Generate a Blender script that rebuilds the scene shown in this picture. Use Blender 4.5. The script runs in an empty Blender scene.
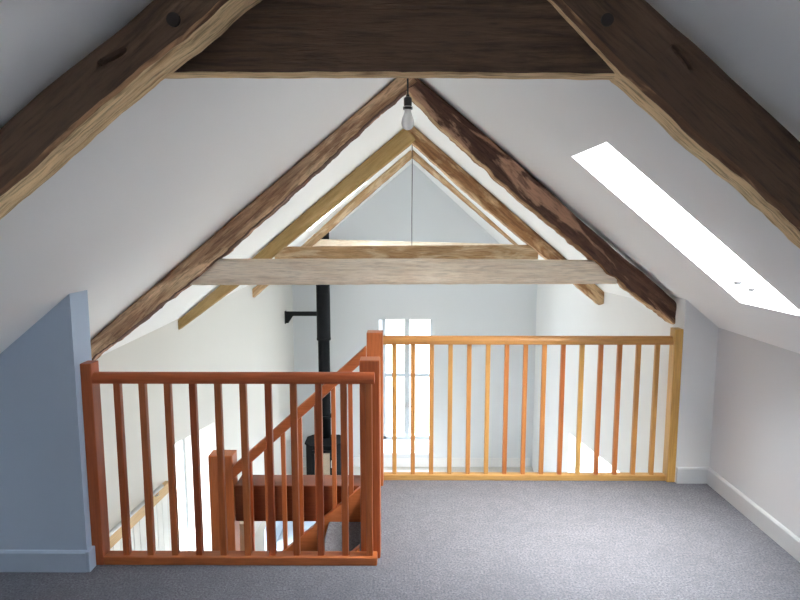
import bpy, bmesh, math, random
from mathutils import Vector, Matrix, noise
random.seed(7)
S = bpy.context.scene
COL = S.collection

# ------------------------------------------------------------------ helpers
def link(o, parent=None):
    COL.objects.link(o)
    if parent is not None: o.parent = parent
    return o

def mesh_obj(name, bm, mats, parent=None, loc=(0, 0, 0), smooth=False):
    bmesh.ops.recalc_face_normals(bm, faces=bm.faces[:])
    me = bpy.data.meshes.new(name)
    bm.to_mesh(me); bm.free()
    for m in (mats if isinstance(mats, (list, tuple)) else [mats]): me.materials.append(m)
    if smooth:
        for p in me.polygons: p.use_smooth = True
    o = bpy.data.objects.new(name, me)
    o.location = loc
    return link(o, parent)

def thing(name, label, cat, loc=(0, 0, 0), group=None):
    o = bpy.data.objects.new(name, None); COL.objects.link(o)
    o.empty_display_size = .1
    o.location = loc; o['label'] = label; o['category'] = cat
    if group: o['group'] = group
    return o

def tag(o, label, cat, group=None):
    o['label'] = label; o['category'] = cat
    if group: o['group'] = group
    return o

def struct(o):
    o['kind'] = 'structure'
    return o

def add_box(bm, x0, x1, y0, y1, z0, z1, bev=0.0, seg=2, mat=0):
    v = [bm.verts.new(p) for p in ((x0,y0,z0),(x1,y0,z0),(x1,y1,z0),(x0,y1,z0),(x0,y0,z1),(x1,y0,z1),(x1,y1,z1),(x0,y1,z1))]
    fs = [bm.faces.new([v[i] for i in q]) for q in ((3,2,1,0),(4,5,6,7),(0,1,5,4),(1,2,6,5),(2,3,7,6),(3,0,4,7))]
    for f in fs: f.material_index = mat
    if bev > 0:
        es = list({e for f in fs for e in f.edges})
        bmesh.ops.bevel(bm, geom=es, offset=bev, segments=seg, affect='EDGES', profile=.6)
    return v

def add_prism(bm, poly, y0, y1, axis='y', bev=0.0):
    """poly in (x,z) extruded along y (or (y,z) along x)"""
    mk = (lambda a, b, t: (a, t, b)) if axis == 'y' else (lambda a, b, t: (t, a, b))
    A = [bm.verts.new(mk(a, b, y0)) for a, b in poly]
    B = [bm.verts.new(mk(a, b, y1)) for a, b in poly]
    n = len(poly)
    fs = [bm.faces.new(A), bm.faces.new(B[::-1])]
    for i in range(n): fs.append(bm.faces.new([A[i], A[(i+1) % n], B[(i+1) % n], B[i]]))
    if bev > 0:
        bmesh.ops.recalc_face_normals(bm, faces=fs)
        bmesh.ops.bevel(bm, geom=list({e for f in fs for e in f.edges}), offset=bev, segments=2, affect='EDGES', profile=.6)

def add_tube(bm, pts, r, n=12, cap=True):
    pts = [Vector(p) for p in pts]
    rs = r if isinstance(r, (list, tuple)) else [r]*len(pts)
    rings = []
    for i, p in enumerate(pts):
        d = (pts[min(i+1, len(pts)-1)] - pts[max(i-1, 0)]).normalized()
        a = d.cross(Vector((0, 0, 1)) if abs(d.z) < .9 else Vector((1, 0, 0))).normalized()
        b = d.cross(a)
        rings.append([bm.verts.new(p + (a*math.cos(2*math.pi*k/n) + b*math.sin(2*math.pi*k/n))*rs[i]) for k in range(n)])
    for A, B in zip(rings, rings[1:]):
        for k in range(n): bm.faces.new([A[k], A[(k+1) % n], B[(k+1) % n], B[k]])
    if cap: bm.faces.new(rings[0][::-1]); bm.faces.new(rings[-1])

def add_lathe(bm, prof, c=(0, 0), n=24):
    rings = []
    for r, z in prof:
        if r < 1e-5: rings.append([bm.verts.new((c[0], c[1], z))])
        else: rings.append([bm.verts.new((c[0]+r*math.cos(2*math.pi*k/n), c[1]+r*math.sin(2*math.pi*k/n), z)) for k in range(n)])
    for A, B in zip(rings, rings[1:]):
        for k in range(n):
            a = [A[k % len(A)], A[(k+1) % len(A)], B[(k+1) % len(B)], B[k % len(B)]]
            a = list(dict.fromkeys(a))
            if len(a) > 2: bm.faces.new(a)
    for R in (rings[0], rings[-1]):
        if len(R) > 2: bm.faces.new(R)

def slab(name, us, vs, holes, fn, mats, parent=None):
    """a slab with rectangular holes; fn(u, v, w) gives the point, w=0 room side, w=1 outer side"""
    bm = bmesh.new(); cache = {}
    def P(i, j, w):
        k = (i, j, w)
        if k not in cache: cache[k] = bm.verts.new(fn(us[i], vs[j], w))
        return cache[k]
    nu, nv = len(us)-1, len(vs)-1
    def solid(i, j):
        if i < 0 or j < 0 or i >= nu or j >= nv: return False
        cu, cv = (us[i]+us[i+1])/2, (vs[j]+vs[j+1])/2
        return not any(a < cu < b and c < cv < d for a, b, c, d in holes)
    for i in range(nu):
        for j in range(nv):
            if not solid(i, j): continue
            for w in (0, 1): bm.faces.new([P(i,j,w), P(i+1,j,w), P(i+1,j+1,w), P(i,j+1,w)])
            for (di, dj, a, b) in ((-1,0,(i,j),(i,j+1)),(1,0,(i+1,j),(i+1,j+1)),(0,-1,(i,j),(i+1,j)),(0,1,(i,j+1),(i+1,j+1))):
                if not solid(i+di, j+dj): bm.faces.new([P(*a,0), P(*b,0), P(*b,1), P(*a,1)])
    return mesh_obj(name, bm, mats, parent)

# ------------------------------------------------------------------ materials
class NT:
    def __init__(s, name):
        s.m = bpy.data.materials.new(name); s.m.use_nodes = True
        s.t = s.m.node_tree; s.t.nodes.clear()
        s.out = s.n('ShaderNodeOutputMaterial')
    def n(s, ty, **kw):
        nd = s.t.nodes.new(ty)
        for k, v in kw.items():
            if k.startswith('_'): setattr(nd, k[1:], v)
            else: nd.inputs[k.replace('__', ' ')].default_value = v
        return nd
    def l(s, a, ao, b, bi): s.t.links.new(a.outputs[ao], b.inputs[bi])
    def mix(s, fac, a, b, mode='MIX'):
        nd = s.t.nodes.new('ShaderNodeMix'); nd.data_type = 'RGBA'; nd.blend_type = mode
        for val, idx in ((fac, 0), (a, 6), (b, 7)):
            if isinstance(val, tuple) and hasattr(val[0], 'outputs'): s.t.links.new(val[0].outputs[val[1]], nd.inputs[idx])
            elif idx == 0: nd.inputs[0].default_value = val
            else: nd.inputs[idx].default_value = (*val, 1)
        return (nd, 2)
    def ramp(s, src, stops):
        r = s.t.nodes.new('ShaderNodeValToRGB')
        while len(r.color_ramp.elements) < len(stops): r.color_ramp.elements.new(.5)
        for e, (p, c) in zip(r.color_ramp.elements, stops):
            e.position = p; e.color = (c, c, c, 1) if not isinstance(c, tuple) else (*c, 1)
        s.t.links.new(src[0].outputs[src[1]], r.inputs[0])
        return (r, 0)
    def noise(s, vec, scale, detail=4, rough=.6, dist=0):
        nd = s.n('ShaderNodeTexNoise', Scale=scale, Detail=detail, Roughness=rough, Distortion=dist)
        s.t.links.new(vec[0].outputs[vec[1]], nd.inputs['Vector'])
        return (nd, 0)
    def bsdf(s, col, rough=.6, bump=None, bs=.2, bd=.01, spec=.5, metal=0):
        b = s.n('ShaderNodeBsdfPrincipled', Roughness=rough, Metallic=metal)
        b.inputs['Specular IOR Level'].default_value = spec
        if isinstance(col, tuple) and hasattr(col[0], 'outputs'): s.t.links.new(col[0].outputs[col[1]], b.inputs['Base Color'])
        else: b.inputs['Base Color'].default_value = (*col, 1)
        if bump:
            bp = s.n('ShaderNodeBump', Strength=bs, Distance=bd)
            s.t.links.new(bump[0].outputs[bump[1]], bp.inputs['Height']); s.l(bp, 0, b, 'Normal')
        s.l(b, 0, s.out, 0)
        return b

def plaster(name, c, var=.03):
    t = NT(name); g = t.n('ShaderNodeNewGeometry'); p = (g, 'Position')
    n1 = t.noise(p, 1.3, 3); n2 = t.noise(p, 40, 3)
    d = tuple(x*(1-var) for x in c)
    col = t.mix(n1, d, c)
    t.bsdf(col, .9, n2, .06, .004, .2)
    return t.m

def paint(name, c, rough=.45):
    t = NT(name); g = t.n('ShaderNodeNewGeometry')
    n = t.noise((g, 'Position'), 60, 2)
    t.bsdf(t.mix(n, tuple(x*.96 for x in c), c), rough, n, .04, .002)
    return t.m

def stained(name, c0, c1, c2, axis=2, rough=.38):
    """clear stained softwood, grain along the given object axis, tone shifting from piece to piece"""
    t = NT(name); tc = t.n('ShaderNodeTexCoord'); oi = t.n('ShaderNodeObjectInfo')
    mp = t.n('ShaderNodeMapping'); sc = [26, 26, 26]; sc[axis] = 1.6
    mp.inputs['Scale'].default_value = sc
    add = t.n('ShaderNodeVectorMath', _operation='ADD')
    mul = t.n('ShaderNodeMath', _operation='MULTIPLY'); mul.inputs[1].default_value = 37
    t.l(oi, 'Random', mul, 0); t.l(tc, 'Object', add, 0); t.l(mul, 0, add, 1)
    t.l(add, 0, mp, 0)
    n1 = t.noise((mp, 0), 1.0, 4, .55, .6)
    n2 = t.noise((mp, 0), 5.0, 2, .5)
    base = t.mix(t.ramp(n1, [(.3, 0.), (.7, 1.)]), c0, c1)
    tone = t.ramp((oi, 'Random'), [(.0, 0.), (1., .95)])
    col = t.mix(tone, base, c2)
    col = t.mix(t.ramp(n2, [(.35, .25), (.6, 0.)]), col, tuple(x*.5 for x in c0))
    t.bsdf(col, rough, n2, .08, .002, .3)
    return t.m

def timber(name, dark, mid, light, patch=(.5, .62), pscale=3.0, rough=.85, streak=.5, bump=.5):
    """old hand-worked timber, grain along object X"""
    t = NT(name); tc = t.n('ShaderNodeTexCoord'); oi = t.n('ShaderNodeObjectInfo')
    mul = t.n('ShaderNodeMath', _operation='MULTIPLY'); mul.inputs[1].default_value = 53
    add = t.n('ShaderNodeVectorMath', _operation='ADD')
    t.l(oi, 'Random', mul, 0); t.l(tc, 'Object', add, 0); t.l(mul, 0, add, 1)
    mg = t.n('ShaderNodeMapping'); mg.inputs['Scale'].default_value = (1.8, 22, 22); t.l(add, 0, mg, 0)
    mpz = t.n('ShaderNodeMapping'); mpz.inputs['Scale'].default_value = (.9, 4.5, 4.5); t.l(add, 0, mpz, 0)
    g = t.noise((mg, 0), 1.1, 7, .7, 1.6)
    fine = t.noise((mg, 0), 6, 4, .6)
    big = t.noise((mpz, 0), pscale, 5, .6, .7)
    base = t.mix(t.ramp(g, [(.32, 0.), (.68, 1.)]), dark, mid)
    col = t.mix(t.ramp(big, [(patch[0], 0.), (patch[1], 1.)]), base, light)
    col = t.mix(t.ramp(fine, [(.30, streak), (.52, 0.)]), col, tuple(x*.35 for x in dark))
    bmp = t.mix(.5, (g[0], 0), (fine[0], 0))
    t.bsdf(col, rough, bmp, bump, .012, .25)
    return t.m

def simple(name, c, rough=.5, metal=0, nscale=50, var=.08, spec=.5):
    t = NT(name); tc = t.n('ShaderNodeTexCoord'); n = t.noise((tc, 'Object'), nscale, 3)
    t.bsdf(t.mix(n, tuple(x*(1-var) for x in c), c), rough, n, .05, .002, spec, metal)
    return t.m

def carpet_mat():
    t = NT('carpet_grey_twist'); g = t.n('ShaderNodeNewGeometry'); p = (g, 'Position')
    n1 = t.noise(p, 105, 4, .75); n2 = t.noise(p, 15, 4, .65, .6); n3 = t.noise(p, 3.2, 3, .55)
    c = t.mix(t.ramp(n1, [(.34, 0.), (.66, 1.)]), (.105, .105, .122), (.285, .283, .305))
    c = t.mix(t.ramp(n2, [(.38, .34), (.56, 0.)]), c, (.135, .135, .153))
    c = t.mix(t.ramp(n3, [(.38, .22), (.62, 0.)]), c, (.145, .145, .163))
    t.bsdf(c, 1.0, (t.mix(.5, (n1[0], 0), (n2[0], 0))), .9, .012, .05)
    return t.m

def glass_mat():
    t = NT('window_glass')
    a = t.n('ShaderNodeBsdfTransparent'); a.inputs[0].default_value = (.97, .985, .99, 1)
    b = t.n('ShaderNodeBsdfGlossy', Roughness=.02)
    m = t.n('ShaderNodeMixShader', Fac=.05)
    t.l(a, 0, m, 1); t.l(b, 0, m, 2); t.l(m, 0, t.out, 0)
    return t.m

WHITE = plaster('white_wall_paint', (.80, .80, .795))
CREAM = plaster('cream_wall_paint', (.70, .69, .655))
CEIL = plaster('white_ceiling_paint', (.90, .90, .89))
WINGP = plaster('shade_tinted_wall_paint', (.47, .555, .67))  # dim blue shade on the wing wall is put into its colour
KNEEP = plaster('soft_grey_wall_paint', (.70, .70, .71))
GABLE = plaster('pale_grey_gable_paint', (.71, .735, .76))
SKIRT = paint('white_gloss_paint', (.80, .80, .80), .35)
SKIRTG = paint('soft_grey_gloss_paint', (.62, .63, .64), .35)
SKIRTB = paint('shade_tinted_gloss_paint', (.47, .555, .67), .35)  # same blue shade mixed into the wing baseboard's colour
FRAME = paint('pale_grey_window_paint', (.50, .53, .55), .4)
GLASS = glass_mat()
CARPET = carpet_mat()
ST_V = stained('golden_pine_upright', (.37, .095, .028), (.53, .185, .050), (.60, .35, .10), 2)
RD_V = stained('red_stained_upright', (.29, .055, .017), (.44, .094, .029), (.48, .145, .045), 2)
RD_H = stained('red_stained_rail', (.29, .055, .017), (.44, .094, .029), (.48, .145, .045), 0)
ST_H = stained('golden_pine_rail', (.40, .165, .045), (.49, .25, .078), (.51, .30, .10), 0)
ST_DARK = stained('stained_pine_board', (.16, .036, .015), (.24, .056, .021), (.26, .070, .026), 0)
OAK = stained('pale_oak_rail', (.50, .32, .14), (.62, .42, .20), (.60, .40, .20), 1)
PINE = stained('raw_pine', (.68, .50, .33), (.80, .64, .47), (.78, .62, .44), 2)
OLD_DARK = timber('smoke_dark_oak', (.052, .031, .021), (.160, .096, .062), (.112, .068, .045), (.45, .6), 2)
OLD_UNDER = timber('sawn_pale_underside', (.52, .28, .13), (.95, .76, .45), (.92, .67, .37), (.45, .65), 3, streak=.8, bump=.9)
OLD_EDGE = timber('broken_sapwood_edge', (.10, .055, .035), (.24, .125, .07), (.50, .27, .14), (.50, .60), 5, streak=.6, bump=.9)
OLD_MOTTLE = timber('waney_mottled_oak', (.17, .075, .05), (.56, .35, .20), (.82, .58, .36), (.46, .60), 2.2)
OLD_RED = timber('waney_red_brown_oak', (.06, .030, .023), (.17, .088, .058), (.50, .29, .185), (.53, .61), 2.4)
OLD_PALE = timber('scrubbed_pale_oak', (.70, .55, .40), (.93, .81, .64), (.94, .83, .68), (.45, .65), 2, streak=.35, bump=.3)
OLD_TAN = timber('tan_sawn_rafter', (.30, .19, .075), (.44, .30, .125), (.46, .32, .15), (.45, .65), 2, streak=.3, bump=.25)
OLD_BROWN = timber('brown_oak_rafter', (.17, .072, .032), (.42, .23, .105), (.66, .45, .26), (.48, .6), 2.4)
OLD_OCHRE = timber('ochre_old_rafter', (.30, .17, .08), (.52, .35, .19), (.60, .46, .30), (.48, .6), 3)
BLACK = simple('black_stove_enamel', (.006, .0065, .008), .6, spec=.15)
BLACKP = simple('black_bakelite', (.014, .014, .015), .3)
STEEL = simple('brushed_steel', (.55, .55, .55), .35, 1)
BULB = NT('frosted_bulb_glass'); _b = BULB.bsdf((.95, .95, .95), .35)
_tr = BULB.n('ShaderNodeBsdfTranslucent'); _tr.inputs[0].default_value = (.97, .97, .97, 1)
_mx = BULB.n('ShaderNodeMixShader', Fac=.5); BULB.l(_b, 0, _mx, 1); BULB.l(_tr, 0, _mx, 2); BULB.l(_mx, 0, BULB.out, 0); BULB = BULB.m
CORD = simple('black_cord', (.02, .02, .02), .7)
BRICK = simple('tan_fire_brick', (.52, .38, .26), .9, 0, 20, .25)
FLOORM = simple('pale_limestone', (.62, .59, .54), .6, 0, 4, .15)
FABRIC = simple('blue_grey_fabric', (.40, .47, .55), .95, 0, 120, .2, .1)
WFABRIC = simple('white_boucle', (.82, .81, .79), .95, 0, 80, .12, .1)
BOARDS = paint('white_boarding_paint', (.76, .76, .73), .5)
SLATE = simple('roof_slate', (.10, .11, .12), .8)

# ------------------------------------------------------------------ the shell
GZ = -2.60                                    # ground floor level, loft floor is 0
RT = .30                                      # roof build-up
def ridge(y):
    k = min(max((y-4.0)/3.9, 0), 1.6)
    return .03+.085*k, 2.465+.075*k
EL, ER = (-2.75, .172), (2.75, .222)           # the two eaves, x and z
def roof(side, y, s, w):
    rx, rz = ridge(y); ex, ez = EL if side < 0 else ER
    x, z = rx+(ex-rx)*s, rz+(ez-rz)*s
    n = Vector((rz-ez, 0, abs(ex-rx))).normalized()
    if side < 0: n.x = -abs(n.x)
    if w and s <= 0: return (rx, y, rz+RT/n.z)
    return (x+n.x*RT*w, y, z+n.z*RT*w)
def sx(side, x, y):
    rx, rz = ridge(y); ex = (EL if side < 0 else ER)[0]
    return (x-rx)/(ex-rx)
def ceil_z(x, y):
    side = -1 if x < ridge(y)[0] else 1
    return roof(side, y, sx(side, x, y), 0)[2]

YB, YF = -2.2, 10.0
SKY_A = (2.305, 2.775, sx(1, .762, 3), sx(1, 1.567, 3))        # roof window in the loft, right slope

SKY_FILL = (-1.75, -1.10, sx(1, .60, 0), sx(1, 1.45, 0))            # unseen roof window added behind the viewer, sized to fill the loft with light
SKY_C = (6.20, 6.62, sx(1, .65, 6), sx(1, 1.10, 6))            # over the hall, right slope
SKY_D = (7.05, 7.45, sx(-1, -.45, 7), sx(-1, -1.15, 7))        # over the hall, left slope
def roof_slope(side, skies, name):
    ys = sorted({YB-.1, 4.0, 7.9, YF+.6} | {s[i] for s in skies for i in (0, 1)})
    ss = sorted({0, 1.0} | {s[i] for s in skies for i in (2, 3)})
    return struct(slab(name, ys, ss, skies, lambda y, s, w: roof(side, y, s, w), CEIL))
ceil_r = roof_slope(1, [SKY_A, SKY_FILL, SKY_C], 'ceiling_right')
ceil_l = roof_slope(-1, [SKY_D], 'ceiling_left')

def xl(y): return -2.148 + .0672*(y-5.65)     # stone side walls run slightly askew
def xr(y): return 1.909 + .0763*(y-5.65)
TOP = .62
# left wall with the glazed door opening
d0, d1 = 5.32, 6.50
def left_fn(y, z, w):
    if z == -.55: z = -.485-.11*(y-5.32)
    yy = y
    if w: 
        if y == d0: yy = y+.05
        if y == d1: yy = y-.12
    if z > .5: z = ceil_z(xl(yy)-.45*w, yy)+.05
    return (xl(yy)-.45*w, yy, z)
struct(slab('wall_left', [YB, -1, 1, 2.6, 4, d0, d1, 7.9, YF+.5], [GZ-.1, GZ+.02, -.55, TOP], [(d0, d1, GZ+.02, -.55)], left_fn, CREAM))
r0, r1 = 4.80, 7.02
def right_fn(y, z, w):
    if z == -.75: z = -.53-.19*(y-4.88)
    yy = y
    if w:
        if y == r1: yy = y-.10
    if z > .5: z = ceil_z(xr(yy)+.45*w, yy)+.05
    return (xr(yy)+.45*w, yy, z)
struct(slab('wall_right', [YB, -1, 1, 2.6, 3.62, r0, r1, 7.9, YF+.5], [GZ-.1, -1.75, -.75, -.2, TOP], [(r0, r1, -1.75, -.75), (YB, 3.62, -.2, TOP)], right_fn, WHITE))
# gable wall with the tall window
wx0, wx1, wz0, wz1 = -.41, .495, -2.337, -.015
def gable_fn(x, z, w):
    if w:
        if x == wx0: x = -.33
        if x == wx1: x = .56
        if z == wz0: z = -2.16
        if z == wz1: z = .02
    return (x, YF+.45*w, z)
struct(slab('wall_gable', [-2.6, wx0, wx1, 2.9], [GZ-.1, wz0, wz1, 3.0], [(wx0, wx1, wz0, wz1)], gable_fn, GABLE))
struct(slab('wall_back', [-2.9, 0, 2.9], [GZ-.1, 0, 3.0], [], lambda x, z, w: (x, YB-.15*w, z), WHITE))
bm = bmesh.new(); add_box(bm, -3.2, 3.2, YB, YF+.5, GZ-.15, GZ)
struct(mesh_obj('floor_ground', bm, FLOORM))

# loft floor with the stairwell cut out of it
NY0, NY1, SXE = 2.65, 3.43, -.20
bm = bmesh.new()
add_prism(bm, [(xl(YB)+.02, YB+.01), (1.94, YB+.01), (1.94, 3.60), (SXE, 3.60), (SXE, NY0), (xl(2.6)+.02, NY0)], -.27, 0)
for v in bm.verts: v.co = Vector((v.co.x, v.co.z, v.co.y))
f = mesh_obj('floor', bm, [CARPET, WHITE]); struct(f)
for p in f.data.polygons:
    if p.normal.z < -.5 or (abs(p.normal.z) < .5 and p.normal.y > .5): p.material_index = 1

# wing wall on the left and the short return wall on the right
WX = -1.427
def under(y, dz=.0): return lambda x: ceil_z(x, y)+dz
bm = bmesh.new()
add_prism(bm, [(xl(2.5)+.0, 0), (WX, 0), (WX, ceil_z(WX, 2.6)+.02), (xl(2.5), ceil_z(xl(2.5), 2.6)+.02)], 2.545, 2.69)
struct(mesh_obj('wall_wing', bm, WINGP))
KX = 1.86
bm = bmesh.new()
add_prism(bm, [(1.658, -.27), (xr(3.6)+.35, -.27), (xr(3.6)+.35, ceil_z(xr(3.6)+.35, 3.6)+.05), (1.658, ceil_z(1.658, 3.6)+.02)], 3.50, 3.80)
struct(mesh_obj('wall_return', bm, WHITE))
bm = bmesh.new(); add_box(bm, KX, KX+.08, YB, 3.52, 0, ceil_z(KX, 0)+.03)
struct(mesh_obj('wall_knee', bm, KNEEP))
bm = bmesh.new(); add_box(bm, -2.10, -2.02, YB, 2.55, 0, ceil_z(-2.02, 0)+.03)
struct(mesh_obj('wall_knee_left', bm, WHITE))

def skirting(name, x0, x1, y0, y1, h, face, mat=None):
    """board with a small chamfer on the top room-side edge"""
    bm = bmesh.new()
    c = .008
    if face in 'xX':
        a, b = (x1, x0) if face == 'x' else (x0, x1)      # b is the room side
        s = 1 if b > a else -1
        add_prism(bm, [(a, 0), (b, 0), (b, h-c), (b-s*c, h), (a, h)], y0, y1, 'y')
    else:
        add_prism(bm, [(y1, 0), (y0, 0), (y0, h-c), (y0+c, h), (y1, h)], x0, x1, 'x')
    return struct(mesh_obj(name, bm, mat or SKIRT))
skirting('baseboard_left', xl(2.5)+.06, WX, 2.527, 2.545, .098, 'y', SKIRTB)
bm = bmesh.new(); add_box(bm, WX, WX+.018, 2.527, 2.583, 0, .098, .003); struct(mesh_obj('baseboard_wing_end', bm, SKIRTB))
skirting('baseboard_right', KX-.018, KX, YB, 3.482, .098, 'x', SKIRTG)
skirting('baseboard_return', 1.66, KX, 3.482, 3.50, .098, 'y', SKIRTG)
bm = bmesh.new(); add_box(bm, -1.84, 2.2, YF-.02, YF, GZ, GZ+.16, .004)
struct(mesh_obj('baseboard_gable', bm, SKIRT))

# ------------------------------------------------------------------ windows
def gable_window():
    root = struct(bpy.data.objects.new('window_1', None)); COL.objects.link(root); root.location = (.09, YF+.32, wz0)
    L = root.location
    y0, y1 = YF+.30-L.y, YF+.36-L.y
    X0, X1, Z0, Z1 = -.352-L.x, .56-L.x, -2.22-L.z, .02-L.z
    bm = bmesh.new()
    for q in ((X0, X0+.055, Z0, Z1), (X1-.085, X1, Z0, Z1), (X0, X1, Z1-.065, Z1), (X0, X1, Z0, Z0+.06)):
        add_box(bm, q[0], q[1], y0, y1, q[2], q[3], .004)
    mesh_obj('window_frame', bm, FRAME, root)
    bm = bmesh.new(); xm = .072-L.x
    add_box(bm, xm-.042, xm+.042, y0-.01, y1, Z0+.05, Z1-.03, .005)
    mesh_obj('mullion', bm, FRAME, root)
    zt = -1.05-L.z
    for a, b in ((X0+.04, xm-.03), (xm+.03, X1-.04)):
        bm = bmesh.new(); add_box(bm, a, b, y0+.005, y1-.005, zt-.034, zt+.034, .004); mesh_obj('glazing_bar', bm, FRAME, root)
        for c, d in ((Z0+.06, zt-.02), (zt+.02, Z1-.03)):
            bm = bmesh.new(); add_box(bm, a, b, y0+.03, y0+.036, c, d); mesh_obj('pane', bm, GLASS, root)
    zh = -1.60-L.z
    bm = bmesh.new()
    for s in (-1, 1):
        add_box(bm, xm+s*.03-.012, xm+s*.03+.012, y0-.03, y0-.008, zh-.06, zh+.06, .004)
        add_box(bm, xm+s*.03-.008, xm+s*.03+.05*s+.008, y0-.055, y0-.03, zh-.01, zh+.012, .004)
    mesh_obj('handle', bm, STEEL, root)
    bm = bmesh.new(); add_box(bm, wx0-.03-L.x, wx1+.05-L.x, YF-.045-L.y, YF-L.y, wz0-.035-L.z, wz0-L.z, .006)
    mesh_obj('window_sill', bm, SKIRT, root)
gable_window()

def roof_window(n, side, sky, handle):
    y0, y1, s0, s1 = sky
    mid = Vector(roof(side, (y0+y1)/2, (s0+s1)/2, .8))
    root = struct(bpy.data.objects.new('window_%d' % n, None)); COL.objects.link(root); root.location = mid
    def P(y, s, w): return Vector(roof(side, y, s, w))-mid
    def bar(bm, ya, yb, sa, sb, wa, wb):
        c = [P(y, s, w) for w in (wa, wb) for (y, s) in ((ya, sa), (yb, sa), (yb, sb), (ya, sb))]
        v = [bm.verts.new(p) for p in c]
        for q in ((0,1,2,3),(7,6,5,4),(0,4,5,1),(1,5,6,2),(2,6,7,3),(3,7,4,0)): bm.faces.new([v[i] for i in q])
    ds = .045/3.4; dy = .045
    bm = bmesh.new()
    bar(bm, y0, y0+dy, s0, s1, .72, 1.05); bar(bm, y1-dy, y1, s0, s1, .72, 1.05)
    bar(bm, y0+dy, y1-dy, s0, s0+ds, .72, 1.05); bar(bm, y0+dy, y1-dy, s1-ds, s1, .72, 1.05)
    mesh_obj('window_frame', bm, SKIRT, root)
    bm = bmesh.new(); bar(bm, y0+dy, y1-dy, s0+ds, s1-ds, .90, .93)
    mesh_obj('pane', bm, GLASS, root)
    if handle:
        for hx, hz in ((1.544, 1.291), (1.615, 1.259)):
            bm = bmesh.new(); q = Vector((hx, y1-.010, hz))-mid
            add_box(bm, q.x-.014, q.x+.014, q.y-.012, q.y+.010, q.z-.007, q.z+.007, .003)
            mesh_obj('catch', bm, simple('dark_plastic', (.03, .03, .032), .6, spec=.1), root)
        bm = bmesh.new()
        a, b = P(y0+.14, s1-.030, .62), P(y1-.14, s1-.030, .62)
        add_tube(bm, [a, b], .008)
        for q in (a, b): add_tube(bm, [q, q+(P(y0, s1, .74)-P(y0, s1, .62))], .006)
        mesh_obj('handle', bm, STEEL, root)
roof_window(2, 1, SKY_A, True)

roof_window(7, 1, SKY_FILL, False)  # added out of view to let fill light into the loft
roof_window(3, 1, SKY_C, False)
roof_window(4, -1, SKY_D, False)

def side_window(n, X, y0, y1, z0, zt, sgn):
    """casement set to the outside of a thick side wall; X(y) is its wall line, zt(y) its head"""
    ym = (y0+y1)/2
    root = struct(bpy.data.objects.new('window_%d' % n, None)); COL.objects.link(root)
    root.location = (X(ym)+sgn*.36, ym, z0); L = root.location
    def Q(y, z, t): return Vector((X(y)+sgn*(.33+t), y, z))-L
    def bar(bm, ya, yb, za, zb, t0=0, t1=.06):
        c = [Q(ya, za[0], t0), Q(yb, za[1], t0), Q(yb, zb[1], t0), Q(ya, zb[0], t0), Q(ya, za[0], t1), Q(yb, za[1], t1), Q(yb, zb[1], t1), Q(ya, zb[0], t1)]
        v = [bm.verts.new(p) for p in c]
        for q in ((0,1,2,3),(7,6,5,4),(0,4,5,1),(1,5,6,2),(2,6,7,3),(3,7,4,0)): bm.faces.new([v[i] for i in q])
    A, B = zt(y0), zt(y1); w = .055
    bm = bmesh.new()
    bar(bm, y0, y0+w, (z0, z0), (A, A)); bar(bm, y1-w, y1, (z0, z0), (B, B))
    bar(bm, y0+w, y1-w, (z0, z0), (z0+w, z0+w)); bar(bm, y0+w, y1-w, (A-w, B-w), (A, B))
    mesh_obj('window_frame', bm, FRAME, root)
    bm = bmesh.new(); bar(bm, ym-.03, ym+.03, (z0+w, z0+w), ((A+B)/2-w, (A+B)/2-w)); mesh_obj('mullion', bm, FRAME, root)
    for a, b in ((y0+w, ym-.03), (ym+.03, y1-w)):
        bm = bmesh.new(); bar(bm, a, b, (z0+w, z0+w), (zt(a)-w, zt(b)-w), .025, .031); mesh_obj('pane', bm, GLASS, root)
side_window(5, xl, d0+.04, d1-.09, GZ+.02, lambda y: -.485-.11*(y-5.32), -1)
side_window(6, xr, r0, r1-.08, -1.75, lambda y: -.53-.19*(y-4.88), 1)

# ------------------------------------------------------------------ old roof timbers
def interp(pts, x):
    if x <= pts[0][0]: a, b = pts[0], pts[1]
    elif x >= pts[-1][0]: a, b = pts[-2], pts[-1]
    else:
        for a, b in zip(pts, pts[1:]):
            if a[0] <= x <= b[0]: break
    return a[1]+(b[1]-a[1])*(x-a[0])/(b[0]-a[0])

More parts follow.
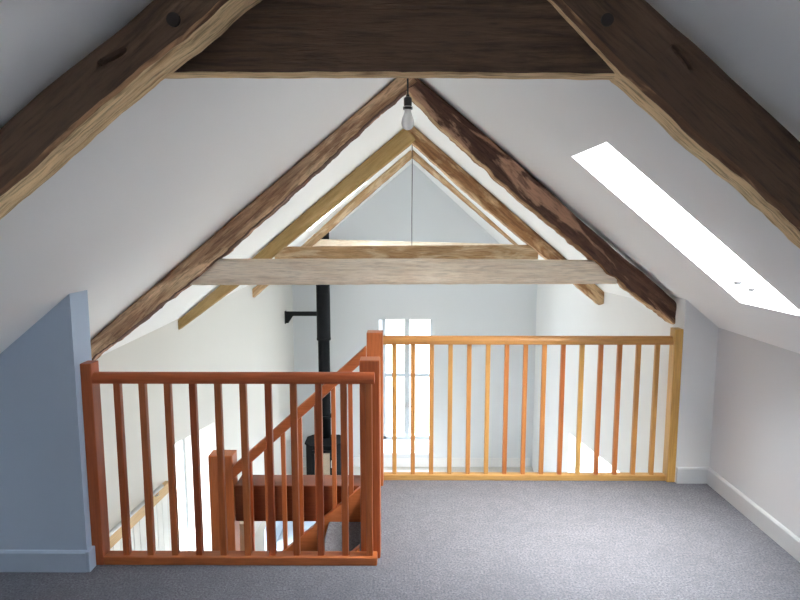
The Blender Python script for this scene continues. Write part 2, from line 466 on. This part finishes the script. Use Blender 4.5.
def beam(name, p0, p1, upper, lower, y, th, mats, root, seed, amp=.006, rag=.006, r=.014, cut0=None, cut1=None, clamp=True, step=.018, label=None):
    """timber running p0 -> p1 (x, z) with measured upper and lower edge lines, its front face at y, th thick.
    mats: [faces, underside]; cut = how far the end plane leans along the grain per metre of depth"""
    a = Vector((p0[0], y, p0[1])); b = Vector((p1[0], y, p1[1])); L = (b-a).length
    ux = (b-a)/L; uz = Vector((-ux.z, 0, ux.x)); uy = Vector((0, 1, 0)) 
    if uz.z < 0: uz = -uz
    flip = ux.cross(uz)                                # keep a right-handed frame: local y = uz x ux
    ly = uz.cross(ux)
    def loc(q): d = Vector((q[0], 0, q[1]))-Vector((a.x, 0, a.z)); return (d.dot(ux), d.dot(uz))
    U = sorted(loc(q) for q in upper); W = sorted(loc(q) for q in lower)
    sy = 1 if ly.y > 0 else -1
    n = max(int(L/step), 4)
    per = []                                           # unit ring: corner-rounded rectangle, t = 0 bottom .. 1 top, d = 0 front .. 1 back
    K = 6
    ring = []
    for i in range(K): ring.append((i/K, 0, 'b'))
    for i in range(K+2): ring.append((1, i/(K+2), 's'))
    for i in range(K): ring.append((1-i/K, 1, 't'))
    for i in range(K+2): ring.append((0, 1-i/(K+2), 's'))
    bm = bmesh.new(); rings = []
    for k in range(n+1):
        s = L*k/n; hb, ht = interp(W, s), interp(U, s)
        wb = (noise.noise(Vector((s*2.2, seed*7.3, 1.7)))*.35+noise.fractal(Vector((s*13, seed*7.3, 4.7)), .8, 2.0, 5)*.7)*rag
        wt = noise.fractal(Vector((s*4.3, seed*5.1, 8.7)), 1.0, 2.0, 3)*rag*.6
        hb += wb; ht += wt
        if clamp:
            for _ in range(2):
                pt = a+ux*s+uz*ht
                lim = min(ceil_z(pt.x, y), ceil_z(pt.x, y+th))-.004
                if pt.z > lim: ht -= (pt.z-lim)*uz.z
        R = []
        for d, t, side in ring:
            dd = d*th; hh = hb+(ht-hb)*t
            cx = min(dd, th-dd); cz = min(hh-hb, ht-hh)
            if cx < r and cz < r:                        # round the arris
                q = math.hypot(r-cx, r-cz)
                if q > r:
                    m = (q-r)/q
                    dd += (r-cx)*m*(1 if dd < th/2 else -1); hh += (r-cz)*m*(1 if hh < (hb+ht)/2 else -1)
            w0 = a+ux*s
            nz = noise.fractal(Vector((s*4.5+seed*11, dd*14, hh*14)), 1.0, 2.0, 4)*amp
            dx = (d-.5)*2; dz = (t-.5)*2
            dd += nz*dx
            if side == 'b' and not clamp or side == 'b': hh -= abs(nz)*.3
            ss = s
            if cut0 is not None: ss = cut0*hh if k == 0 else max(ss, cut0*hh+.0008*k)
            if cut1 is not None: ss = L+cut1*hh if k == n else min(ss, L+cut1*hh-.0008*(n-k))
            R.append(bm.verts.new((ss, sy*dd, hh)))
        rings.append(R)
    m = len(ring)
    for A, B in zip(rings, rings[1:]):
        for i in range(m):
            fc = bm.faces.new([A[i], A[(i+1) % m], B[(i+1) % m], B[i]])
            if i < K and len(mats) > 1: fc.material_index = 1
            if i == m-1 and len(mats) > 2: fc.material_index = 2
    bm.faces.new(rings[0][::-1]); bm.faces.new(rings[-1])
    M = Matrix((ux, ly, uz)).transposed()
    o = mesh_obj(name, bm, mats, root, smooth=False)
    for p in o.data.polygons: p.use_smooth = len(p.vertices) == 4
    o.rotation_euler = M.to_euler()
    o.location = a - root.location
    if label: o['label'] = label
    return o

def carve(o, root, boxes):
    """cut pockets into a timber: boxes given in world space as (centre, along, depth, across, angle about y)"""
    for c, lx, dy_, lz, ang in boxes:
        bm = bmesh.new(); add_lathe(bm, [(0, -.5), (.35, -.5), (.5, -.3), (.5, .3), (.35, .5), (0, .5)], n=14)
        me = bpy.data.meshes.new('t'); bm.to_mesh(me); bm.free()
        k = bpy.data.objects.new('t', me); COL.objects.link(k)
        k.matrix_world = Matrix.Translation(c) @ Matrix.Rotation(ang, 4, 'Y') @ Matrix.Diagonal((lx, dy_, lz, 1))
        md = o.modifiers.new('b', 'BOOLEAN'); md.object = k; md.operation = 'DIFFERENCE'; md.solver = 'EXACT'
        bpy.context.view_layer.update()
        dg = bpy.context.evaluated_depsgraph_get()
        new = bpy.data.meshes.new_from_object(o.evaluated_get(dg))
        if len(new.polygons) > 50:
            o.modifiers.clear(); o.data = new
        else: o.modifiers.clear()
        bpy.data.objects.remove(k)

GRP = None
# --- nearest truss: smoke-dark, cut off by the top of the picture
t1 = thing('roof_truss', 'smoke-dark roof truss nearest the viewer with high collar cut off by top of picture', 'roof truss', (0, 1.35, 0))
a = beam('rafter', (-1.98, .62), (.03, 2.27), [(-2.0, .80), (-.813, 1.752), (-.503, 1.991), (.03, 2.42)],
         [(-2.0, .66), (-.809, 1.619), (-.586, 1.799), (-.465, 1.889), (-.334, 1.991), (.03, 2.27)], 1.24, .095, [OLD_DARK, OLD_UNDER, OLD_EDGE], t1, 1, .005, .007)
b = beam('rafter', (.03, 2.27), (1.84, .70), [(.03, 2.46), (.532, 2.032), (.876, 1.74), (1.84, .88)],
         [(.03, 2.28), (.316, 2.032), (.475, 1.877), (.656, 1.727), (.803, 1.61), (1.84, .72)], 1.36, .075, [OLD_DARK, OLD_UNDER, OLD_EDGE], t1, 2, .004, .005)
c = beam('collar_beam', (-.62, 1.96), (.60, 1.96), [(-.62, 2.085), (.6, 2.085)], [(-.62, 1.884), (0, 1.884), (.6, 1.880)], 1.374, .056, [OLD_DARK, OLD_UNDER], t1, 3, .003, .003, cut0=1.0, cut1=-1.0, clamp=False)
carve(a, t1, [(Vector((-.578, 1.242, 1.884)), .066, .05, .015, math.radians(-28))])
carve(b, t1, [(Vector((.606, 1.362, 1.912)), .072, .05, .012, math.radians(48))])
for (x, y, z) in ((-.452, 1.238, 1.953), (.439, 1.358, 1.990)):
    bm = bmesh.new(); add_tube(bm, [(0, -.004, 0), (0, .04, 0)], .0135, 14)
    mesh_obj('peg', bm, simple('dark_oak_peg', (.03, .02, .015), .8), t1, Vector((x, y, z))-t1.location)

# --- second truss, over the edge of the loft
t2 = thing('roof_truss', 'waney dark brown roof truss over the balustrades with pale collar beam', 'roof truss', (0, 3.65, 0))
beam('rafter', (-2.24, .46), (.06, 2.40), [(-2.24, .60), (-1.918, .871), (-1.719, 1.031), (-1.215, 1.455), (-.606, 1.964), (-.07, 2.40), (.1, 2.5)],
     [(-2.24, .46), (-1.901, .746), (-1.285, 1.209), (-.975, 1.467), (-.73, 1.674), (-.429, 1.964-.02), (-.164, 2.182), (.028, 2.335), (.1, 2.39)], 3.60, .13, [OLD_MOTTLE, OLD_RED], t2, 4, .012, .012, .022,
     label='mottled tan and brown rafter, waney lower edge')
beam('rafter', (-.03, 2.39), (1.665, .905), [(-.05, 2.53), (.121, 2.382), (.567, 2.021), (1.173, 1.497), (1.704, 1.058)],
     [(-.02, 2.38), (.028, 2.33), (.215, 2.125), (.452, 1.925), (.692, 1.700), (1.056, 1.420), (1.429, 1.115), (1.693, .92)], 3.615, .13, [OLD_RED, OLD_BROWN], t2, 5, .014, .013, .024,
     label='very dark red-brown waney rafter', cut1=.9)
beam('collar_beam', (-1.34, 1.27), (1.30, 1.27), [(-1.34, 1.347), (0, 1.350), (1.3, 1.342)], [(-1.34, 1.19), (0, 1.195), (1.3, 1.199)], 3.64, .10, [OLD_PALE, OLD_PALE], t2, 6, .004, .004, .01, clamp=False,
     label='pale scrubbed collar beam')

# --- third truss: clean tan left rafter, brown right rafter
t3 = thing('roof_truss', 'third roof truss from the viewer with clean tan left rafter and brown collar', 'roof truss', (0, 5.7, 0))
beam('rafter', (-2.13, .56), (.12, 2.335), [(-2.148, .655), (-1.403, 1.265), (-.047, 2.43), (.1, 2.52)], [(-2.132, .572), (-1.592, .967), (-1.109, 1.354), (.073, 2.30)], 5.65, .10, [OLD_TAN, OLD_TAN], t3, 7, .002, .002, .006, cut0=-.7)
beam('rafter', (.0, 2.385), (1.865, .80), [(.03, 2.52), (.201, 2.414), (.712, 1.991), (1.531, 1.275), (1.909, .969)], [(.05, 2.34), (.091, 2.307), (.622, 1.826), (1.19, 1.373), (1.848, .816)], 5.67, .12, [OLD_BROWN, OLD_MOTTLE], t3, 8, .010, .009, .02, cut1=.6)
beam('collar_beam', (-1.22, 1.28), (1.28, 1.28), [(-1.22, 1.354), (1.28, 1.373)], [(-1.22, 1.225), (1.28, 1.235)], 5.70, .09, [OLD_OCHRE, OLD_OCHRE], t3, 9, .004, .004, .01, clamp=False)

# --- fourth truss, thin, in front of the gable
t4 = thing('roof_truss', 'thin ochre roof truss farthest away, just in front of the grey gable', 'roof truss', (.1, 7.95, 0))
beam('rafter', (-1.962, .60), (.165, 2.44), [(-1.96, .75), (-1.313, 1.312), (.012, 2.483), (.12, 2.56)], [(-1.964, .615), (-1.062, 1.40), (.115, 2.42)], 7.90, .09, [OLD_OCHRE, OLD_OCHRE], t4, 10, .006, .006, .012, cut0=-.7)
beam('rafter', (.06, 2.45), (1.90, .86), [(.1, 2.56), (.218, 2.483), (1.666, 1.238), (1.9, 1.04)], [(.1, 2.42), (.128, 2.42), (1.428, 1.335), (1.9, .93)], 7.91, .09, [OLD_OCHRE, OLD_BROWN], t4, 11, .006, .006, .012, cut1=.6)
beam('collar_beam', (-1.26, 1.32), (1.50, 1.28), [(-1.26, 1.381), (1.5, 1.31)], [(-1.26, 1.23), (1.5, 1.18)], 7.93, .09, [OLD_PALE, OLD_PALE], t4, 12, .004, .004, .01, clamp=False)

# ------------------------------------------------------------------ balustrades
def upright(w, d, h, bev=.003):
    bm = bmesh.new(); add_box(bm, -w/2, w/2, -d/2, d/2, 0, h, bev); return bm

def handrail_bm(x0, x1, w, z0, z1):
    """rounded-top rail section run along x"""
    h = z1-z0; sec = []
    prof = [(-.5, 0), (.5, 0), (.5, .45), (.46, .62), (.38, .80), (.24, .94), (.08, 1), (-.08, 1), (-.24, .94), (-.38, .80), (-.46, .62), (-.5, .45)]
    bm = bmesh.new()
    add_prism(bm, [(a*w, z0+b*h) for a, b in prof], x0, x1, 'x', .003)
    return bm

# near one, round the stairwell
nb = thing('balustrade', 'orange-brown timber balustrade nearest the viewer in front of the stairwell', 'balustrade', (-.78, 2.615, 0))
N = nb.location
mesh_obj('base_rail', (lambda bm: (add_box(bm, -1.377-N.x, -.118-N.x, -.03, .03, 0, .040, .006), bm)[1])(bmesh.new()), RD_H, nb)
mesh_obj('handrail', handrail_bm(-1.378-N.x, -.126-N.x, .062, .856, .903), RD_H, nb, smooth=False)
first = None
for i in range(11):
    x = -1.278+.1125*i-N.x
    if first is None: first = mesh_obj('baluster', upright(.029, .029, .822), RD_V, nb, (x, 0, .038))
    else:
        c = first.copy(); COL.objects.link(c); c.parent = nb; c.location = (x, 0, .038)
mesh_obj('newel_post', upright(.092, .09, .949, .006), RD_V, nb, (-.151-N.x, .0755, 0))
mesh_obj('wall_post', upright(.050, .07, .947, .004), RD_V, nb, (-1.402-N.x, .005, 0))

# far one, along the edge of the loft
fb = thing('balustrade', 'golden-orange timber balustrade at far edge of loft, between tall newel and right wall', 'balustrade', (.75, 3.545, 0))
F = fb.location
mesh_obj('base_rail', (lambda bm: (add_box(bm, -.119-F.x, 1.608-F.x, -.026, .026, 0, .034, .005), bm)[1])(bmesh.new()), ST_H, fb)
mesh_obj('handrail', handrail_bm(-.121-F.x, 1.609-F.x, .058, .848, .897), ST_H, fb)
first = None
for i in range(15):
    x = -.052+.1127*i-F.x
    if first is None: first = mesh_obj('baluster', upright(.026, .026, .818), ST_V, fb, (x, 0, .032))
    else:
        c = first.copy(); COL.objects.link(c); c.parent = fb; c.location = (x, 0, .032)
mesh_obj('newel_post', upright(.094, .09, .935, .006), RD_V, fb, (-.165-F.x, -.065, 0))
mesh_obj('wall_post', upright(.049, .07, .945, .004), ST_V, fb, (1.633-F.x, -.009, 0))

# ------------------------------------------------------------------ stair
RISE, GO = .193, .2215
LZ = -5*RISE
st = thing('staircase', 'carpeted timber stair with sloping rail going down behind the near balustrade', 'staircase', (-.65, 3.03, LZ))
Q = st.location
def tread_poly():
    pts = []
    x = SXE
    return pts
for k in range(1, 5):
    xa = SXE-GO*(k-1); xb = xa-GO-.02; z = -RISE*k
    bm = bmesh.new(); add_box(bm, xb-Q.x, xa-Q.x, 2.68-Q.y, 3.38-Q.y, z-.045-Q.z, z-Q.z, .012, 3)
    mesh_obj('tread', bm, CARPET, st)
    bm = bmesh.new(); add_box(bm, xa-GO-Q.x, xa-GO+.02-Q.x, 2.68-Q.y, 3.38-Q.y, z-RISE-Q.z+.0, z-.04-Q.z, .003)
    mesh_obj('riser', bm, CARPET, st)
def sz(x): return -.014+.868*(x+.285)                    # string top line
for y0, y1 in ((3.38, 3.42), (2.64, 2.68)):
    bm = bmesh.new()
    x0, x1 = -1.02, SXE-.004
    add_prism(bm, [(x1-Q.x, sz(x1)-.34-Q.z), (x1-Q.x, sz(x1)-Q.z), (x0-Q.x, sz(x0)-Q.z), (x0-Q.x, sz(x0)-.34-Q.z)], y0-Q.y, y1-Q.y, 'y', .004)
    mesh_obj('string', bm, RD_H, st)
mesh_obj('newel_post', upright(.145, .105, 1.158-.0, .006), RD_V, st, (-1.087-Q.x, 3.4725-Q.y, 0))
def hz(x): return .862+.915*(x+.213)
bm = bmesh.new()
xa, xb = -1.016, -.213
add_prism(bm, [(xa-Q.x, hz(xa)-.078-Q.z), (xb-Q.x, hz(xb)-.078-Q.z), (xb-Q.x, hz(xb)-Q.z), (xa-Q.x, hz(xa)-Q.z)], 3.425-.028-Q.y, 3.425+.028-Q.y, 'y', .012)
mesh_obj('handrail', bm, RD_H, st)
first = None
for i in range(7):
    x = -.905+.0998*i
    h = hz(x)-.07-(sz(x)-.02)
    bm = bmesh.new()
    w = .0125
    add_prism(bm, [(-w, -.87*w), (w, .87*w), (w, h+.87*w), (-w, h-.87*w)], -w, w, 'y', .002)
    mesh_obj('baluster', bm, RD_V, st, (x-Q.x, 3.402-Q.y, sz(x)-.02-Q.z))
bm = bmesh.new(); add_box(bm, -2.29-Q.x, SXE-GO*4-Q.x, 2.64-Q.y, 3.50-Q.y, -.10, 0, .008)
mesh_obj('landing', bm, CARPET, st)
bm = bmesh.new(); add_box(bm, -2.25-Q.x, SXE-GO*4-.03-Q.x, 2.66-Q.y, 3.44-Q.y, GZ-Q.z, -.10)
mesh_obj('landing_base', bm, WHITE, st)

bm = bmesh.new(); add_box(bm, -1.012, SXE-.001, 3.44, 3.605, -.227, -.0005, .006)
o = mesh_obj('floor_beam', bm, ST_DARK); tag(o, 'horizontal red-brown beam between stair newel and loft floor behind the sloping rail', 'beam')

# pale boarding, rail board and metal handrail along the left wall
bm = bmesh.new()
yy = 3.62; zb = -2.2
while yy < 5.2:
    y2 = min(yy+.098, 5.26)
    def top(y): return -.78
    zl, zr = top(yy), top(y2)
    lo0 = zb; 
    e = 0
    x0, x1 = xl(yy)+.001, xl(y2)+.001
    c = [(x0, yy+.003, zb), (x1, y2-.003, zb), (x1, y2-.003, zr), (x0, yy+.003, zl)]
    A = [bm.verts.new(p) for p in c]; B = [bm.verts.new((p[0]+.018, p[1], p[2])) for p in c]
    bm.faces.new(A); bm.faces.new(B[::-1])
    for i in range(4): bm.faces.new([A[i], A[(i+1) % 4], B[(i+1) % 4], B[i]])
    yy += .1
struct(mesh_obj('trim_boarding', bm, BOARDS))
hr = thing('wall_handrail', 'slim metal handrail on a pale oak board along the left wall of the stairwell', 'handrail', (xl(4.4)+.03, 4.4, -.76))
H = hr.location
bm = bmesh.new()
def hp(y, o, z): return Vector((xl(y)+o, y, z))-H
c = [hp(3.62, .001, -.86), hp(5.24, .001, -.86), hp(5.24, .001, -.765), hp(3.62, .001, -.765), hp(3.62, .045, -.86), hp(5.24, .045, -.86), hp(5.24, .045, -.765), hp(3.62, .045, -.765)]
v = [bm.verts.new(p) for p in c]
for q in ((0,1,2,3),(7,6,5,4),(0,4,5,1),(1,5,6,2),(2,6,7,3),(3,7,4,0)): bm.faces.new([v[i] for i in q])
mesh_obj('board', bm, OAK, hr)
bm = bmesh.new(); add_tube(bm, [hp(3.62, .075, -.715), hp(5.02, .075, -.715)], .017, 14)
mesh_obj('rail', bm, STEEL, hr, smooth=True)
for y in (3.8, 4.45, 4.95):
    bm = bmesh.new(); add_tube(bm, [hp(y, .02, -.79), hp(y, .075, -.765), hp(y, .075, -.72)], .006, 8); mesh_obj('bracket', bm, STEEL, hr)

# ------------------------------------------------------------------ pendants
def pendant(name, label, x, y, zc, zl):
    """bare bulb on a cord: zl is the top of the lampholder"""
    r = thing(name, label, 'pendant lamp', (x, y, zc), 'bare bulb pendants')
    bm = bmesh.new(); add_lathe(bm, [(0, -.03), (.02, -.03), (.045, -.012), (.05, 0), (0, 0)]); mesh_obj('ceiling_rose', bm, BLACKP, r)
    d = zl-zc
    bm = bmesh.new(); add_tube(bm, [(0, 0, -.02), (.002, 0, d*.3), (-.001, 0, d*.7), (0, 0, d)], .0042, 8); mesh_obj('cord', bm, CORD, r, smooth=True)
    bm = bmesh.new(); add_lathe(bm, [(0, d+.004), (.007, d+.004), (.009, d-.006), (.017, d-.010), (.019, d-.016), (.019, d-.046), (.021, d-.048), (.021, d-.052), (.0225, d-.053), (.0225, d-.063), (.018, d-.064), (0, d-.064)])
    mesh_obj('lampholder', bm, BLACKP, r)
    bm = bmesh.new(); add_lathe(bm, [(.0215, d-.0495), (.0235, d-.0500), (.0235, d-.0525), (.0215, d-.053)]); mesh_obj('ring', bm, STEEL, r)
    b0 = d-.062
    bm = bmesh.new(); add_lathe(bm, [(0, b0), (.0145, b0), (.016, b0-.012), (.020, b0-.026), (.026, b0-.040), (.0295, b0-.055), (.0295, b0-.066), (.026, b0-.080), (.018, b0-.090), (.008, b0-.0945), (0, b0-.095)])
    mesh_obj('bulb', bm, BULB, r, smooth=True)
pendant('pendant_lamp', 'bare white bulb in black holder hanging from ridge under the nearest collar beam', .022, 2.9, ceil_z(.022, 2.9)-.002, 2.155)
pendant('pendant_lamp', 'thin black cord pendant far off hanging in front of the grey gable', .100, 6.8, ceil_z(.1, 6.8)-.002, 1.30)

# ------------------------------------------------------------------ ground floor seen below
ws = thing('wood_stove', 'black wood-burning stove with tall flue pipe against the far wall', 'stove', (-1.27, 9.33, GZ))
bm = bmesh.new()
top = .69
oct_ = [(-.28, -.10), (-.17, -.24), (.17, -.24), (.28, -.10), (.28, .16), (.2, .26), (-.2, .26), (-.28, .16)]
bmv = bmesh.new()
add_prism(bmv, oct_, .12, top)
for v in bmv.verts: v.co = Vector((v.co.x, v.co.z, v.co.y))
mesh_obj('stove_body', bmv, BLACK, ws)
bm = bmesh.new(); add_prism(bm, [(a*1.07, b*1.07) for a, b in oct_], top, top+.025)
for v in bm.verts: v.co = Vector((v.co.x, v.co.z, v.co.y))
mesh_obj('top_plate', bm, BLACK, ws)
dr = mesh_obj('stove_door', (lambda bm: ([add_box(bm, *q, .004) for q in ((-.165, .165, -.268, -.242, .20, .245), (-.165, .165, -.268, -.242, .60, .645), (-.165, -.12, -.268, -.242, .245, .60), (.12, .165, -.268, -.242, .245, .60))], bm)[1])(bmesh.new()), BLACK, ws)
bm = bmesh.new(); add_box(bm, -.12, .12, -.256, -.243, .245, .60); mesh_obj('fire_brick', bm, BRICK, dr)
bm = bmesh.new(); add_box(bm, -.125, .125, -.262, -.258, .24, .605); mesh_obj('door_glass', bm, GLASS, dr)
bm = bmesh.new(); add_tube(bm, [(.145, -.27, .38), (.145, -.30, .38), (.145, -.30, .48), (.145, -.27, .48)], .008, 8); mesh_obj('handle', bm, STEEL, dr)
for x in (-.2, .2):
    for y in (-.15, .18):
        bm = bmesh.new(); add_tube(bm, [(x, y, 0), (x, y, .13)], [.022, .03], 10); mesh_obj('leg', bm, BLACK, ws)
FX, FY = -.005, .18
bm = bmesh.new(); zt = ceil_z(-1.275, 9.51)-GZ+.15
add_tube(bm, [(FX, FY, top+.02), (FX, FY, 2.35)], .094, 24); add_tube(bm, [(FX, FY, 2.35), (FX, FY, zt)], .110, 24)
fp = mesh_obj('flue_pipe', bm, BLACK, ws)
for p in fp.data.polygons: p.use_smooth = len(p.vertices) == 4
for z in (1.05, 2.33):
    bm = bmesh.new(); add_lathe(bm, [(.090, z), (.114, z), (.114, z+.035), (.090, z+.035)], (FX, FY)); mesh_obj('flue_collar', bm, BLACK, fp)
bm = bmesh.new(); zz = .155-GZ
xw = xl(9.51)+1.27
add_box(bm, xw, FX-.09, FY-.02, FY+.02, zz-.035, zz+.035, .003)
add_prism(bm, [(xw, zz-.15), (xw+.05, zz-.15), (xw+.13, zz-.03), (xw+.13, zz), (xw, zz)], FY-.015, FY+.015)
add_box(bm, xw, xw+.012, FY-.05, FY+.05, zz-.16, zz+.045, .003)
mesh_obj('wall_bracket', bm, BLACK, ws)

bm = bmesh.new(); add_box(bm, -1.13, -1.035, 3.78, 3.87, GZ, -.42, .006)
o = mesh_obj('pine_post', bm, PINE); tag(o, 'bare pine post below the floor beam beside the brown stair newel', 'post')

ac = thing('armchair', 'blue-grey armchair with rounded back on the ground floor below the beam', 'armchair', (-1.15, 7.05, GZ))
def cushion(x0, x1, y0, y1, z0, z1, r):
    bm = bmesh.new(); add_box(bm, x0, x1, y0, y1, z0, z1, r, 5); return bm
mesh_obj('seat', cushion(-.36, .36, -.36, .36, .18, .44, .06), FABRIC, ac, smooth=True)
mesh_obj('backrest', cushion(-.40, .40, .24, .44, .30, .86, .09), FABRIC, ac, smooth=True)
for s in (-1, 1):
    mesh_obj('armrest', cushion(s*.42-.08, s*.42+.08, -.36, .36, .16, .60, .06), FABRIC, ac, smooth=True)
    for y in (-.3, .3):
        bm = bmesh.new(); add_tube(bm, [(s*.34, y, 0), (s*.34, y, .19)], [.015, .022], 10); mesh_obj('leg', bm, PINE, ac)
bm = bmesh.new(); add_lathe(bm, [(0, 0), (.24, 0), (.30, .05), (.325, .16), (.325, .30), (.30, .40), (.22, .45), (.08, .465), (0, .465)], n=32)
o = mesh_obj('pouffe', bm, WFABRIC, None, (-1.30, 6.20, GZ), True); tag(o, 'round white pouffe on the ground floor, half hidden by the stair rail', 'pouffe')

# ------------------------------------------------------------------ light
w = bpy.data.worlds.new('sky'); S.world = w; w.use_nodes = True
nt = w.node_tree; nt.nodes.clear()
def wn(ty, **kw):
    n = nt.nodes.new(ty)
    for k, v in kw.items(): setattr(n, k, v)
    return n
wo = wn('ShaderNodeOutputWorld'); bg = wn('ShaderNodeBackground'); tc = wn('ShaderNodeTexCoord')
sep = wn('ShaderNodeSeparateXYZ'); nt.links.new(tc.outputs['Generated'], sep.inputs[0])
mr = wn('ShaderNodeMapRange'); mr.inputs['From Min'].default_value = -1
nt.links.new(sep.outputs['Z'], mr.inputs[0])
rp = wn('ShaderNodeValToRGB'); nt.links.new(mr.outputs[0], rp.inputs[0])
rp.color_ramp.elements.new(.5); rp.color_ramp.elements.new(.7)
for e, (p, c) in zip(rp.color_ramp.elements, ((.42, (.032, .031, .027)), (.52, (.052, .052, .051)), (.75, (.24, .27, .31)), (1., (.36, .40, .46)))):
    e.position = p; e.color = (*c, 1)
# bright cloud where the hidden sun stands, high up behind and to the right of the viewer
dt = wn('ShaderNodeVectorMath', operation='DOT_PRODUCT'); dt.inputs[1].default_value = Vector((.18, -.50, .84)).normalized()
nt.links.new(tc.outputs['Generated'], dt.inputs[0])
m2 = wn('ShaderNodeMapRange', interpolation_type='SMOOTHSTEP'); m2.inputs['From Min'].default_value = .60; m2.inputs['From Max'].default_value = .97
nt.links.new(dt.outputs['Value'], m2.inputs[0])
mx = wn('ShaderNodeMix', data_type='RGBA'); mx.inputs[7].default_value = (1.12, 1.10, 1.06, 1)
nt.links.new(m2.outputs[0], mx.inputs[0]); nt.links.new(rp.outputs[0], mx.inputs[6])
nt.links.new(mx.outputs[2], bg.inputs[0]); bg.inputs[1].default_value = 114.0
nt.links.new(bg.outputs[0], wo.inputs[0])

def portal(loc, rot, sx_, sy_):
    l = bpy.data.lights.new('daylight_portal', 'AREA'); l.shape = 'RECTANGLE'; l.size = sx_; l.size_y = sy_
    l.cycles.is_portal = True
    o = bpy.data.objects.new('daylight_portal', l); o.location = loc; o.rotation_euler = rot; COL.objects.link(o)
def portal_roof(side, sky):
    y0, y1, s0, s1 = sky
    c = Vector(roof(side, (y0+y1)/2, (s0+s1)/2, 1.0)); d = Vector(roof(side, y0, s1, 0))-Vector(roof(side, y0, s0, 0))
    n = Vector(roof(side, y0, s0, 0))-Vector(roof(side, y0, s0, 1))   # inward
    ex = d.normalized(); ez = -n.normalized(); ey = ez.cross(ex)
    portal(c, Matrix((ex, ey, ez)).transposed().to_euler(), d.length+.1, y1-y0+.1)
for sd, sk in ((1, SKY_A), (1, SKY_FILL), (1, SKY_C), (-1, SKY_D)): portal_roof(sd, sk)
portal((.1, YF+.46, -1.07), (math.radians(-90), 0, 0), 1.1, 2.4)
portal((xl(5.9)-.46, 5.9, -1.55), (0, math.radians(-90), 0), 2.2, 1.4)
portal((xr(5.9)+.46, 5.9, -1.2), (0, math.radians(90), 0), 1.4, 2.4)

# ------------------------------------------------------------------ camera
cam = bpy.data.cameras.new('camera'); cam.sensor_width = 36; cam.lens = 27.0; cam.clip_start = .05
co = bpy.data.objects.new('camera', cam); COL.objects.link(co)
co.location = (0, 0, 1.55)
co.rotation_euler = (math.pi/2-math.atan(74/600), 0, math.atan(3/600))
S.camera = co
S.view_settings.view_transform = 'Standard'; S.view_settings.look = 'None'
S.view_settings.exposure = 0.33; S.view_settings.gamma = 1.0; S.view_settings.use_curve_mapping = False
S.cycles.use_denoising = True
S.cycles.max_bounces = 14; S.cycles.diffuse_bounces = 8; S.cycles.transparent_max_bounces = 12
